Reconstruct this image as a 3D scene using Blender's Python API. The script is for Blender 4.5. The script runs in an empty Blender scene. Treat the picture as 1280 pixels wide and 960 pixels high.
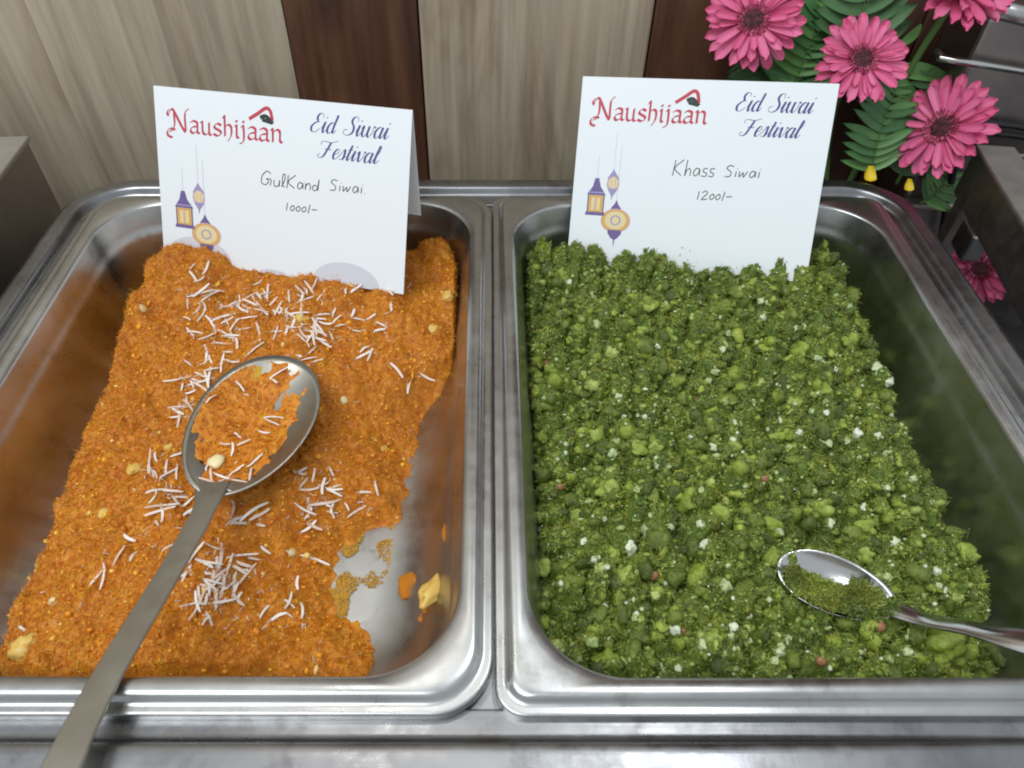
import bpy, bmesh, math, random
import numpy as np
from mathutils import Matrix, Vector
random.seed(11); rng = np.random.default_rng(11)
S = bpy.context.scene; C = S.collection
# ------------------------------------------------------------------ camera
H = 0.27
cam = bpy.data.cameras.new('camera'); co = bpy.data.objects.new('camera', cam); C.objects.link(co)
co.location = (0, 0, H); co.rotation_euler = (math.radians(90 - 46.838), 0, 0)
cam.sensor_width = 36; cam.lens = 920 / 1280 * 36; cam.shift_x = 28 / 1280
cam.clip_start = 0.01; cam.clip_end = 50
cam.dof.use_dof = True; cam.dof.focus_distance = 0.40; cam.dof.aperture_fstop = 13
S.camera = co
# ------------------------------------------------------------------ light
W = bpy.data.worlds.new('World'); S.world = W; W.use_nodes = True
W.node_tree.nodes['Background'].inputs[0].default_value = (0.80, 0.86, 0.92, 1)
W.node_tree.nodes['Background'].inputs[1].default_value = 0.72
def area(name, loc, target, size, energy, col, sy=None):
    l = bpy.data.lights.new(name, 'AREA'); l.energy = energy; l.color = col
    l.shape = 'RECTANGLE' if sy else 'DISK'; l.size = size
    if sy: l.size_y = sy
    o = bpy.data.objects.new(name, l); C.objects.link(o); o.location = loc
    o.rotation_euler = (Vector(target) - Vector(loc)).to_track_quat('-Z', 'Y').to_euler()
    return o
area('ceiling_panel_lamp', (-0.80, -0.40, 1.9), (0, .25, 0), 1.4, 29, (0.91, 0.97, 1.0), 0.9)
area('ceiling_spot_lamp', (0.52, 0.80, 2.1), (0.05, .2, 0), 0.09, 7.0, (0.91, 0.97, 1.0))
area('ceiling_spot_lamp', (-0.35, 0.95, 2.1), (0, .2, 0), 0.12, 2.5, (1.0, 0.97, 0.92))
S.view_settings.view_transform = 'Standard'; S.view_settings.look = 'None'
S.view_settings.exposure = 0.05; S.view_settings.gamma = 1
S.render.engine = 'CYCLES'; S.cycles.use_denoising = True
S.cycles.filter_width = 1.9; S.cycles.max_bounces = 8; S.cycles.sample_clamp_indirect = 6
# ------------------------------------------------------------------ helpers
def tag(o, label=None, cat=None, group=None, kind=None):
    for k, v in (('label', label), ('category', cat), ('group', group), ('kind', kind)):
        if v: o[k] = v
    return o
def put(o, parent=None):
    C.objects.link(o)
    if parent: o.parent = parent
    return o
def empty(name, loc=(0, 0, 0), mat=None):
    o = bpy.data.objects.new(name, None); C.objects.link(o); o.empty_display_size = .01
    if mat is not None: o.matrix_world = mat
    else: o.location = loc
    return o
def mesh(name, v, f, smooth=True, mats=(), mi=None):
    m = bpy.data.meshes.new(name)
    if isinstance(f, np.ndarray):
        v = np.asarray(v, np.float32); k = f.shape[1]
        m.vertices.add(len(v)); m.vertices.foreach_set('co', v.ravel())
        m.loops.add(f.size); m.loops.foreach_set('vertex_index', f.astype(np.int32).ravel())
        m.polygons.add(len(f)); m.polygons.foreach_set('loop_start', np.arange(len(f), dtype=np.int32) * k)
        m.update(calc_edges=True)
    else:
        m.from_pydata([tuple(p) for p in v], [], [tuple(q) for q in f]); m.update()
    m.polygons.foreach_set('use_smooth', [smooth] * len(m.polygons))
    for q in mats: m.materials.append(q)
    if mi is not None: m.polygons.foreach_set('material_index', list(mi))
    return m
def obj(name, m, parent=None): return put(bpy.data.objects.new(name, m), parent)
def mk(name, v, f, mat, parent=None, smooth=True): return obj(name, mesh(name, v, f, smooth, [mat]), parent)
def bev_box(name, x0, x1, y0, y1, z0, z1, mat, parent=None, b=.002):
    bm = bmesh.new(); bmesh.ops.create_cube(bm, size=1)
    for v in bm.verts:
        v.co = ((x0 + x1) / 2 + v.co.x * (x1 - x0), (y0 + y1) / 2 + v.co.y * (y1 - y0), (z0 + z1) / 2 + v.co.z * (z1 - z0))
    bmesh.ops.bevel(bm, geom=bm.edges[:], offset=b, segments=2, affect='EDGES', profile=.5)
    m = bpy.data.meshes.new(name); bm.to_mesh(m); bm.free(); m.materials.append(mat)
    return obj(name, m, parent)
# ---- node materials
class Mat:
    def __init__(s, name):
        s.m = bpy.data.materials.new(name); s.m.use_nodes = True; s.t = s.m.node_tree; s.n = s.t.nodes
        s.b = s.n['Principled BSDF']; s.tc = s.n.new('ShaderNodeTexCoord')
    def link(s, a, b): s.t.links.new(a, b)
    def set(s, **k):
        for a, v in k.items():
            a = a.replace('_', ' ')
            s.b.inputs[a].default_value = (*v, 1) if isinstance(v, tuple) and len(v) == 3 and 'Color' in a else v
        return s
    def coords(s, scale=(1, 1, 1), rot=(0, 0, 0)):
        mp = s.n.new('ShaderNodeMapping'); mp.inputs['Scale'].default_value = scale; mp.inputs['Rotation'].default_value = rot
        s.link(s.tc.outputs['Object'], mp.inputs['Vector']); return mp.outputs[0]
    def noise(s, scale, detail=4, vec=None, rough=.55, dist=0):
        t = s.n.new('ShaderNodeTexNoise'); t.inputs['Scale'].default_value = scale; t.inputs['Detail'].default_value = detail
        t.inputs['Roughness'].default_value = rough; t.inputs['Distortion'].default_value = dist
        s.link(vec or s.tc.outputs['Object'], t.inputs['Vector']); return t.outputs['Fac']
    def ramp(s, fac, stops):
        r = s.n.new('ShaderNodeValToRGB'); e = r.color_ramp.elements
        while len(e) < len(stops): e.new(.5)
        for q, (p, c) in zip(e, stops):
            q.position = p; q.color = (*c, 1) if len(c) == 3 else c
        s.link(fac, r.inputs[0]); return r.outputs[0]
    def mix(s, fac, a, b, mode='MIX'):
        x = s.n.new('ShaderNodeMix'); x.data_type = 'RGBA'; x.blend_type = mode
        for i, v in ((0, fac), (6, a), (7, b)):
            if isinstance(v, (int, float)): x.inputs[i].default_value = v
            elif isinstance(v, tuple): x.inputs[i].default_value = (*v, 1)
            else: s.link(v, x.inputs[i])
        return x.outputs[2]
    def island(s):
        g = s.n.new('ShaderNodeNewGeometry'); return g.outputs['Random Per Island']
    def objrand(s): return s.n.new('ShaderNodeObjectInfo').outputs['Random']
    def col(s, o): s.link(o, s.b.inputs['Base Color']); return s
    def rough(s, fac, a, b): s.link(s.ramp(fac, [(.3, (a,) * 3), (.7, (b,) * 3)]), s.b.inputs['Roughness']); return s
    def bump(s, fac, strength, dist):
        b = s.n.new('ShaderNodeBump'); b.inputs['Strength'].default_value = strength; b.inputs['Distance'].default_value = dist
        s.link(fac, b.inputs['Height'])
        if s.b.inputs['Normal'].is_linked: s.link(s.b.inputs['Normal'].links[0].from_socket, b.inputs['Normal'])
        s.link(b.outputs[0], s.b.inputs['Normal']); return s
def plain(name, c, r=.5, **k): return Mat(name).set(Base_Color=c, Roughness=r, **k).m
def steel(name, c0, c1, r0, r1, brush=None, dirt=None, dl=.58):
    s = Mat(name).set(Metallic=1.0)
    big = s.noise(18, 5); fine = s.noise(140, 4)
    col = s.ramp(big, [(.35, c0), (.65, c1)])
    if dirt:
        dn = s.noise(55, 8, rough=.7)
        col = s.mix(s.ramp(dn, [(dl, (0, 0, 0)), (dl + .14, (.75, .75, .75))]), col, dirt)
    s.col(col)
    mx = s.mix(.5, big, fine); s.rough(mx, r0, r1)
    s.bump(big, .10, .0015)
    if brush: s.bump(s.noise(1, 3, s.coords(brush)), .10, .0003)
    scr = s.noise(1, 2, s.coords((900, 60, 900), (0, 0, .5)))
    s.bump(scr, .05, .0002)
    return s.m
M_pan = steel('pan_steel', (.40, .40, .39), (.52, .52, .505), .22, .40, dirt=(.26, .235, .20))
M_frame = steel('frame_steel', (.22, .22, .228), (.33, .33, .335), .20, .42, brush=(20, 700, 700), dirt=(.15, .14, .145), dl=.55)
M_spoon = steel('spoon_steel', (.34, .315, .27), (.42, .40, .345), .28, .42, brush=(600, 60, 600))
M_spoon2 = steel('polished_steel', (.50, .50, .48), (.58, .58, .56), .12, .24)
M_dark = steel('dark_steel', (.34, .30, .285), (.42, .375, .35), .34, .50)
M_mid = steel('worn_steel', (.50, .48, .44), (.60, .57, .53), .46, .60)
# ---- loops and profiles
def rrect(x0, x1, y0, y1, r, n=14, k=8):
    P = []
    cs = [(x1 - r, y1 - r, 0), (x0 + r, y1 - r, 90), (x0 + r, y0 + r, 180), (x1 - r, y0 + r, 270)]
    for i, (cx, cy, a) in enumerate(cs):
        arc = [(cx + r * math.cos(math.radians(a + 90 * j / n)), cy + r * math.sin(math.radians(a + 90 * j / n))) for j in range(n + 1)]
        P += arc
        nx, ny, na = cs[(i + 1) % 4]
        q = (nx + r * math.cos(math.radians(na)), ny + r * math.sin(math.radians(na)))
        for j in range(1, k): P.append((arc[-1][0] + (q[0] - arc[-1][0]) * j / k, arc[-1][1] + (q[1] - arc[-1][1]) * j / k))
    return P
def fillet(poly, n=5):          # poly: (d, z, radius)
    out = []
    for i, (d, z, r) in enumerate(poly):
        if i in (0, len(poly) - 1) or r == 0: out.append((d, z)); continue
        p = np.array((d, z)); a = np.array(poly[i - 1][:2]) - p; b = np.array(poly[i + 1][:2]) - p
        la, lb = np.linalg.norm(a), np.linalg.norm(b); t = min(r, la * .49, lb * .49)
        A = p + a / la * t; B = p + b / lb * t
        for j in range(n + 1):
            u = j / n; out.append(tuple((1 - u) ** 2 * A + 2 * u * (1 - u) * p + u * u * B))
    return out
def loft(loops, close_end=False):
    v = []; f = []; n = len(loops[0])
    for L in loops: v += L
    for i in range(len(loops) - 1):
        for j in range(n):
            a, b = i * n + j, i * n + (j + 1) % n
            f.append((a, b, b + n, a + n))
    if close_end: f.append(tuple(range((len(loops) - 1) * n, len(loops) * n)))
    return v, f
def tube(pts, r, n=8, cap=True):
    pts = [Vector(p) for p in pts]; v = []; f = []
    rs = r if isinstance(r, (list, tuple)) else [r] * len(pts)
    up = Vector((0, 0, 1))
    for i, p in enumerate(pts):
        t = (pts[min(i + 1, len(pts) - 1)] - pts[max(i - 1, 0)]).normalized()
        if abs(t.dot(up)) > .95: up = Vector((1, 0, 0))
        a = t.cross(up).normalized(); b = a.cross(t)
        for j in range(n):
            w = 2 * math.pi * j / n; v.append(p + (a * math.cos(w) + b * math.sin(w)) * rs[i])
    for i in range(len(pts) - 1):
        for j in range(n):
            f.append((i * n + j, i * n + (j + 1) % n, (i + 1) * n + (j + 1) % n, (i + 1) * n + j))
    if cap: f.append(tuple(range(n))[::-1]); f.append(tuple(range((len(pts) - 1) * n, len(pts) * n)))
    return v, f
def crom(pts, n=6):
    P = [np.array(p, float) for p in pts]
    if len(P) < 3: return P
    P = [2 * P[0] - P[1]] + P + [2 * P[-1] - P[-2]]; o = []
    for i in range(1, len(P) - 2):
        for j in range(n):
            t = j / n; a, b, c, d = P[i - 1:i + 3]
            o.append(.5 * (2 * b + (c - a) * t + (2 * a - 5 * b + 4 * c - d) * t * t + (3 * b - a - 3 * c + d) * t ** 3))
    return o + [P[-2]]
# ------------------------------------------------------------------ the setting: counter, wall
ZC = -0.105
s = Mat('counter_stone').set(Roughness=.35); s.col(s.ramp(s.noise(60, 6), [(.4, (.012, .010, .010)), (.7, (.035, .030, .030))]))
tag(mk('counter', [(-1.2, -.3, ZC), (1.2, -.3, ZC), (1.2, .64, ZC), (-1.2, .64, ZC)], [(0, 1, 2, 3)], s.m), kind='structure')
def wood(name, stops, seed, dark=False):
    s = Mat(name).set(Roughness=.42)
    v = s.coords((13, 13, 2.2)); g = s.noise(1.2, 5, v, .6, 2.2)
    v2 = s.coords((160, 160, 5)); fg = s.noise(1, 4, v2, .6)
    big = s.noise(4, 2)
    c = s.ramp(g, stops)
    c = s.mix(.55, c, s.ramp(fg, [(.35, (.55, .55, .55)), (.6, (1, 1, 1))]), 'MULTIPLY')
    c = s.mix(.3, c, s.ramp(big, [(.35, (.7, .68, .66)), (.65, (1, 1, 1))]), 'MULTIPLY')
    s.col(c); s.rough(fg, .36, .5); s.bump(fg, .12, .0004)
    return s.m
M_light = wood('pale_laminate', [(.28, (.32, .225, .15)), (.45, (.48, .39, .28)), (.60, (.55, .465, .34)), (.8, (.42, .32, .22))], 1)
M_brown = wood('dark_brown_laminate', [(.3, (.065, .026, .015)), (.5, (.125, .052, .028)), (.7, (.19, .085, .045))], 2)
YW = .53
wall = tag(mk('wall', [(-1.3, YW + .012, ZC - .02), (.56, YW + .012, ZC - .02), (.56, YW + .012, .9), (-1.3, YW + .012, .9)], [(0, 1, 2, 3)], plain('wall_backing', (.10, .075, .05), .8)), kind='structure')
edges = [q * .8833 for q in [-.94, -.84, -.745, -.645, -.55, -.455, -.357, -.258, -.160, -.0555, .1275, .235, .34, .44, .54, .64]]
for i in range(len(edges) - 1):
    dk = i in (8, 10, 11, 12, 13)
    g = .0006 if dk or i in (9,) else .00005; a, b = edges[i] + g, edges[i + 1] - g
    o = bev_box('plank', 0, b - a, 0, .011, 0, .98, M_brown if dk else M_light, wall, .0012 if dk or i in (9,) else .00012)
    o.location = (a, YW + (random.uniform(-.0008, .0008) if dk or i > 8 else 0), ZC + .002)
    # each plank shows its own cut of grain: shift the mesh away from its origin and the object back
    sh = Vector((random.uniform(0, 3), random.uniform(0, 3), random.uniform(-2, 2)))
    o.data.transform(Matrix.Translation(sh)); o.location -= sh
# ------------------------------------------------------------------ chafing dish frame and pans
PX, PY0, PY1 = .2575, .0925, .424
fr = tag(empty('chafing_dish_frame', (0, .25, ZC)), 'wide stainless steel chafing dish frame holding both food pans', 'chafing dish')
def off(v, o): return [(p[0] - o.location.x, p[1] - o.location.y, p[2] - o.location.z) for p in v]
prof = fillet([(-.004, -.045, 0), (-.004, -.0045, .001), (.0068, -.0045, .0022), (.0092, .0008, .0018), (.0185, .0012, .005), (.0232, -.0035, .006), (.0238, -.03, .002), (.0225, ZC + .012, .004), (.0235, ZC + .001, 0)])
loops = []
for d, z in prof:
    df = d if d < .0092 else .0092 + (d - .0092) * 2.4
    r = .022 + max(0, d + .004) * .8 if d < .012 else .036 + (d - .012) * .7
    loops.append([(x, y, z) for x, y in rrect(-PX - d, PX + d, PY0 - df, PY1 + d, r)])
v, f = loft(loops); mk('rim_body', off(v, fr), f, M_frame, fr)
bar = bev_box('crossbar', -.011, .013, PY0 - .0035, PY1 + .0035, -.012, -.0065, M_frame, fr, .001); bar.location = (0, -.25, -ZC)
ZF = -.065
def pan(name, x0, x1, ro, rr, rl, dz, label):
    prof = fillet([(0, -.0055, 0), (0, -.0008, .0012), (.0042, -.0010, .0014), (.0062, .0020, .0014), (.0100, .0021, .003), (.0132, .0010, .0022), (.0162, -.0125, .004), (.0178, -.0165, .004), (.0240, -.052, .016), (.046, ZF, .016), (.07, ZF - .0003, 0)])
    loops = []
    for d, z in prof:
        if d < .006: r = ro + (rr - ro) * d / .006
        elif d < .013: r = rr + (rl - rr) * (d - .006) / .007
        else: r = max(.018, rl - (d - .013) * .35)
        loops.append([(x, y, z + dz * (1 if d < .02 else max(0, 1 - (d - .02) / .02))) for x, y in rrect(x0 + d, x1 - d, PY0 + d, PY1 - d, r)])
    v, f = loft(loops, True)
    e = tag(empty(name, ((x0 + x1) / 2, (PY0 + PY1) / 2, ZF - .001)), label, 'food pan')
    nb = len(f) - 1
    fl = f[-1]
    o = mk('basin', off(v, e), f[:-1], M_pan, e)
    mk('pan_floor', off([v[i] for i in fl], e), [tuple(range(len(fl)))], M_pan, e, False)
    return e
pan('steam_table_pan', -PX, .0012, .022, .019, .036, .0012, 'stainless steel pan filled with orange halwa')
pan('steam_table_pan', .0020, PX, .011, .007, .036, 0, 'stainless steel pan filled with crumbly green sweet')
# ------------------------------------------------------------------ noise in numpy
def vnoise(x, y, cell, seed):
    g = np.random.default_rng(seed).random((512, 512)); X = x / cell + 50; Y = y / cell + 50
    i = np.floor(X).astype(int); j = np.floor(Y).astype(int); fx = X - i; fy = Y - j
    fx = fx * fx * (3 - 2 * fx); fy = fy * fy * (3 - 2 * fy); i %= 511; j %= 511
    return (g[i, j] * (1 - fx) + g[i + 1, j] * fx) * (1 - fy) + (g[i, j + 1] * (1 - fx) + g[i + 1, j + 1] * fx) * fy - .5
def worley(x, y, cell, seed):
    r = np.random.default_rng(seed); g = r.random((512, 512, 3)); X = x / cell + 50; Y = y / cell + 50
    i = np.floor(X).astype(int); j = np.floor(Y).astype(int); best = np.full(x.shape, 9.); val = np.zeros(x.shape)
    for a in (-1, 0, 1):
        for b in (-1, 0, 1):
            c = g[(i + a) % 512, (j + b) % 512]
            d = np.hypot(i + a + c[..., 0] - X, j + b + c[..., 1] - Y)
            m = d < best; best = np.where(m, d, best); val = np.where(m, c[..., 2], val)
    return best, val
def crevice(x, y, cell, seed):
    g = np.random.default_rng(seed).random((512, 512, 3)); X = x / cell + 50; Y = y / cell + 50
    i = np.floor(X).astype(int); j = np.floor(Y).astype(int); a1 = np.full(x.shape, 9.); a2 = a1.copy()
    for a in (-1, 0, 1):
        for b in (-1, 0, 1):
            c = g[(i + a) % 512, (j + b) % 512]; d = np.hypot(i + a + c[..., 0] - X, j + b + c[..., 1] - Y)
            a2 = np.minimum(a2, np.maximum(a1, d)); a1 = np.minimum(a1, d)
    return np.exp(-((a2 - a1) / .16) ** 2)
def idw(x, y, ctl, p=3.2):
    n = np.zeros(x.shape); w = np.zeros(x.shape)
    for a, b, z in ctl:
        k = 1 / (np.hypot(x - a, y - b) + .012) ** p; n += k * z; w += k
    return n / w
def sd_rrect(x, y, x0, x1, y0, y1, r):
    qx = np.abs(x - (x0 + x1) / 2) - (x1 - x0) / 2 + r; qy = np.abs(y - (y0 + y1) / 2) - (y1 - y0) / 2 + r
    return np.hypot(np.maximum(qx, 0), np.maximum(qy, 0)) + np.minimum(np.maximum(qx, qy), 0) - r
def sd_poly(x, y, P):
    d = np.full(x.shape, 9.); ins = np.zeros(x.shape, bool)
    for (a, b), (c, e) in zip(P, P[1:] + P[:1]):
        t = np.clip(((x - a) * (c - a) + (y - b) * (e - b)) / ((c - a) ** 2 + (e - b) ** 2), 0, 1)
        d = np.minimum(d, np.hypot(x - a - t * (c - a), y - b - t * (e - b)))
        k = ((b > y) != (e > y)) & (x < (c - a) * (y - b) / (e - b + 1e-12) + a); ins ^= k
    return np.where(ins, -d, d)
sm = lambda t: (lambda u: u * u * (3 - 2 * u))(np.clip(t, 0, 1))
class Field:
    def __init__(s, x0, x1, y0, y1, step):
        s.x = np.arange(x0, x1, step); s.y = np.arange(y0, y1, step); s.st = step
        s.X, s.Y = np.meshgrid(s.x, s.y, indexing='ij')
    def finish(s, Z, thick):
        s.Z = Z; s.T = thick; gx, gy = np.gradient(Z, s.st); n = np.dstack((-gx, -gy, np.ones_like(Z)))
        s.N = n / np.linalg.norm(n, axis=2, keepdims=True)
    def at(s, x, y):
        i = np.clip(((np.asarray(x) - s.x[0]) / s.st).round().astype(int), 0, len(s.x) - 1)
        j = np.clip(((np.asarray(y) - s.y[0]) / s.st).round().astype(int), 0, len(s.y) - 1)
        return s.Z[i, j], s.T[i, j], s.N[i, j]
    def build(s, name, mat, parent, tmin=.0006):
        nx, ny = s.Z.shape; v = np.dstack((s.X, s.Y, s.Z)).reshape(-1, 3); idx = np.arange(nx * ny).reshape(nx, ny)
        q = np.dstack((idx[:-1, :-1], idx[1:, :-1], idx[1:, 1:], idx[:-1, 1:])).reshape(-1, 4)
        q = q[(s.T.reshape(-1)[q] > tmin).all(1)]
        u, inv = np.unique(q, return_inverse=True)
        v = v[u] - np.array(parent.location)
        return obj(name, mesh(name, v, inv.reshape(-1, 4), True, [mat]), parent)
def strands(P, D, L, r, curl, seg=2, sides=3):
    """many short curved strands as one mesh: start P, direction D, length L"""
    n = len(P); up = rng.normal(size=(n, 3)); a = np.cross(D, up); a /= np.linalg.norm(a, axis=1, keepdims=True) + 1e-9
    b = np.cross(D, a); V = np.zeros((n, seg + 1, sides, 3)); k = rng.normal(size=(n, 1)) * curl
    for q in range(seg + 1):
        t = q / seg - .5
        c = P + D * (L * t)[:, None] + a * (k * L[:, None] * (t * t * 4 - .5))
        for w in range(sides):
            an = 2 * math.pi * w / sides
            V[:, q, w] = c + (a * math.cos(an) + b * math.sin(an)) * (r * (1 - .3 * abs(2 * t)))[:, None]
    base = (np.arange(n) * (seg + 1) * sides)[:, None]; F = []
    for q in range(seg):
        for w in range(sides):
            w2 = (w + 1) % sides
            F.append(np.hstack([base + q * sides + w, base + q * sides + w2, base + (q + 1) * sides + w2, base + (q + 1) * sides + w]))
    return V.reshape(-1, 3), np.concatenate(F)
_ico = bmesh.new(); bmesh.ops.create_icosphere(_ico, subdivisions=1, radius=1)
IV = np.array([v.co[:] for v in _ico.verts]); IF = np.array([[q.index for q in f.verts] for f in _ico.faces]); _ico.free()
def grains(P, R):
    n = len(P); k = len(IV)
    V = IV[None] * (1 + .16 * rng.normal(size=(n, k, 1))) * R[:, None, None] * (1 + .3 * rng.normal(size=(n, 1, 3))) + P[:, None]
    F = IF[None] + (np.arange(n) * k)[:, None, None]
    return V.reshape(-1, 3), F.reshape(-1, 3)
def lump(name, mat, seed, sub=2, rough=.25, flat=1.0):
    bm = bmesh.new(); bmesh.ops.create_icosphere(bm, subdivisions=sub, radius=1); r = random.Random(seed)
    from mathutils import noise as nz
    for v in bm.verts:
        o = Vector((seed * 3.1, 0, 0)); k = 1 + rough * (nz.noise(v.co * 1.3 + o) * 1.6 + nz.noise(v.co * 3.1 + o) * .7)
        v.co *= k; v.co.z *= flat
    m = bpy.data.meshes.new(name); bm.to_mesh(m); bm.free(); m.materials.append(mat)
    m.polygons.foreach_set('use_smooth', [True] * len(m.polygons)); return m
_i2 = bmesh.new(); bmesh.ops.create_icosphere(_i2, subdivisions=2, radius=1); JV = np.array([v.co[:] for v in _i2.verts]); JF = np.array([[q.index for q in f.verts] for f in _i2.faces]); _i2.free()
def clumps(P, R_):
    n = len(P); V = np.ones((n, len(JV)))
    for fr_, am in ((1.6, .26), (3.2, .20), (6.0, .15)):
        w = rng.normal(size=(n, 3)) * fr_; ph = rng.uniform(0, 6.28, (n, 1)); V += am * np.sin(w @ JV.T + ph)
    V = JV[None] * V[..., None] * R_[:, None, None] * (1 + .25 * rng.normal(size=(n, 1, 3))) + P[:, None]
    return V.reshape(-1, 3), (JF[None] + (np.arange(n) * len(JV))[:, None, None]).reshape(-1, 3)
def scatter_pts(F, n, tmin=.004, dens=None):
    out = np.zeros((0, 2))
    while len(out) < n:
        p = np.column_stack((rng.uniform(F.x[0], F.x[-1], n), rng.uniform(F.y[0], F.y[-1], n)))
        z, t, _ = F.at(p[:, 0], p[:, 1]); k = t > tmin
        if dens is not None: k &= rng.random(n) < dens(p[:, 0], p[:, 1])
        out = np.vstack((out, p[k]))
    return out[:n]
th = math.radians(46.838); FW = np.array((0, math.cos(th), -math.sin(th))); UP = np.array((0, math.sin(th), math.cos(th)))
def place(px, py, z):            # ground position of a point measured in the photograph, at height z
    d = FW + np.array((1, 0, 0)) * (px - 612) / 920 - UP * (py - 480) / 920
    p = np.array((0, 0, H)) + d * (z - H) / d[2]; return p
def on_food(F, px, py, z=-.03):
    for _ in range(8):
        p = place(px, py, z); z2, t, n = F.at(p[0], p[1]); z = .5 * z + .5 * float(z2)
    return p[0], p[1], float(z2), n
def align(n, yaw, sc, loc):
    n = Vector(n); q = n.to_track_quat('Z', 'Y'); s_ = sc if hasattr(sc, '__len__') else (sc,) * 3
    return Matrix.Translation(loc) @ (q.to_matrix().to_4x4() @ Matrix.Rotation(yaw, 4, 'Z') @ Matrix.Diagonal((*s_, 1)))
def child(name, m, parent, mw):
    o = put(bpy.data.objects.new(name, m), parent); o.matrix_local = Matrix.Translation(-parent.location) @ mw; return o
# ------------------------------------------------------------------ orange halwa
def food_mat(name, stops, scale, rough, sss, bscale, bdist, rad=(.004, .0015, .0005)):
    s = Mat(name).set(Roughness=rough, Subsurface_Weight=sss, Subsurface_Radius=rad, Subsurface_Scale=1.0)
    c = s.mix(.5, s.noise(scale, 6, rough=.65), s.noise(scale * 6, 4))
    s.col(s.ramp(c, stops)); s.bump(s.noise(bscale, 5, rough=.7), .7, bdist); return s
M_hal = food_mat('halwa_orange', [(.30, (.38, .080, .004)), (.41, (.60, .175, .007)), (.53, (.72, .250, .010)), (.68, (.82, .40, .025))], 60, .30, .30, 800, .0010).m
s = Mat('halwa_strands').set(Roughness=.26, Subsurface_Weight=.1, Subsurface_Radius=(.003, .001, .0004))
s.col(s.ramp(s.island(), [(0, (.56, .150, .007)), (.4, (.74, .250, .010)), (.75, (.82, .35, .016)), (.93, (.88, .52, .05)), (1, (.86, .60, .22))])); M_hs = s.m
hal = tag(empty('orange_halwa', (-.125, .25, ZF)), 'orange vermicelli halwa sprinkled with white coconut shreds in its pan', 'halwa')
LIP = .0132
F1 = Field(-PX + LIP + .004, .0012 - LIP - .004, PY0 + LIP + .004, PY1 - LIP - .004, .0006)
x, y = F1.X, F1.Y
ctl = [(-.232, .372, -.022), (-.19, .374, -.016), (-.15, .382, -.020), (-.06, .352, -.019), (-.03, .375, -.020), (-.03, .31, -.033), (-.12, .30, -.026), (-.22, .26, -.036), (-.22, .17, -.042), (-.12, .22, -.030), (-.13, .12, -.038), (-.07, .16, -.050), (-.055, .255, -.042), (-.085, .19, -.046), (-.03, .335, -.027), (-.012, .345, -.030), (-.012, .39, -.024), (-.02, .30, -.040), (-.2, .12, -.044), (-.1, .35, -.022)]
top = idw(x, y, ctl)
w1, k1 = worley(x, y, .011, 3); w2, k2 = worley(x + .002 * vnoise(x, y, .004, 7), y, .0042, 4); w3, k3 = worley(x, y, .0019, 5)
top += vnoise(x, y, .045, 1) * .009 + vnoise(x, y, .022, 2) * .0085 + vnoise(x, y, .011, 6) * .0055 + .006 * sm((.62 - worley(x, y, .030, 15)[0]) / .5) * sm((y - .30) / .05) + (.5 - w1) * .0042 * (.4 + k1) + (.5 - w2) * .0020 * (.3 + k2) + (.5 - w3) * .0007 + vnoise(x, y, .0016, 8) * .0008 + vnoise(x, y, .006, 9) * .0022
dw = -sd_rrect(x, y, -PX + LIP, .0012 - LIP, PY0 + LIP, PY1 - LIP, .036)
wob = vnoise(x, y, .02, 11) * .010 + vnoise(x, y, .007, 12) * .006
rt = sm((x + .06) / .03) * sm((y - .285) / .03); mar = .0105 - .005 * rt + .005 * sm((-.19 - x) / .04) + .012 * sm((y - .385) / .02) * (1 - rt)
bare = [(-.008, .296), (-.027, .284), (-.041, .252), (-.040, .210), (-.057, .205), (-.069, .195), (-.074, .183), (-.064, .166), (-.049, .152), (-.042, .138), (-.044, .09), (.02, .09), (.02, .296)]
db = sd_poly(x, y, bare)
ramp = sm((dw - mar + wob * .6 * (1 - rt)) / (.013 - .008 * rt)) * sm((db + wob * .75 + vnoise(x, y, .003, 13) * .003) / .030)
T = np.maximum(top - ZF, 0) * ramp; F1.finish(ZF + T - .0022, T - .0008 * (1 + vnoise(x, y, .004, 14)))
F1.build('halwa_mass', M_hal, hal)
p = scatter_pts(F1, 16000, .003); z, t, n = F1.at(p[:, 0], p[:, 1])
D = rng.normal(size=(len(p), 3)); D -= n * (D * n).sum(1, keepdims=True) * .75; D /= np.linalg.norm(D, axis=1, keepdims=True)
v, f = strands(np.column_stack((p, z + .0003)), D, rng.uniform(.0015, .0045, len(p)), rng.uniform(.00010, .00022, len(p)), .35)
o = mk('vermicelli_strands', v - np.array(hal.location), f, M_hs, hal); o['kind'] = 'stuff'
for cnt_, lo, hi, st in ((26000, .0016, .0048, .10), (7000, .003, .008, .0)):
    p = scatter_pts(F1, cnt_, .003); z, t, n = F1.at(p[:, 0], p[:, 1]); D = rng.normal(size=(cnt_, 3)); D -= n * (D * n).sum(1, keepdims=True) * .7; D += n * st; D /= np.linalg.norm(D, axis=1, keepdims=True)
    v, f = strands(np.column_stack((p, z + .0002)), D, rng.uniform(lo, hi, cnt_), rng.uniform(.00008, .00018, cnt_), .5)
    o = mk('shredded_strands', v - np.array(hal.location), f, M_hs, hal); o['kind'] = 'stuff'
p = scatter_pts(F1, 6000, .002); z, t, n = F1.at(p[:, 0], p[:, 1])
v, f = grains(np.column_stack((p, z)), rng.gamma(3, .00019, len(p)))
o = mk('semolina_grains', v - np.array(hal.location), f, M_hs, hal); o['kind'] = 'stuff'
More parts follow.
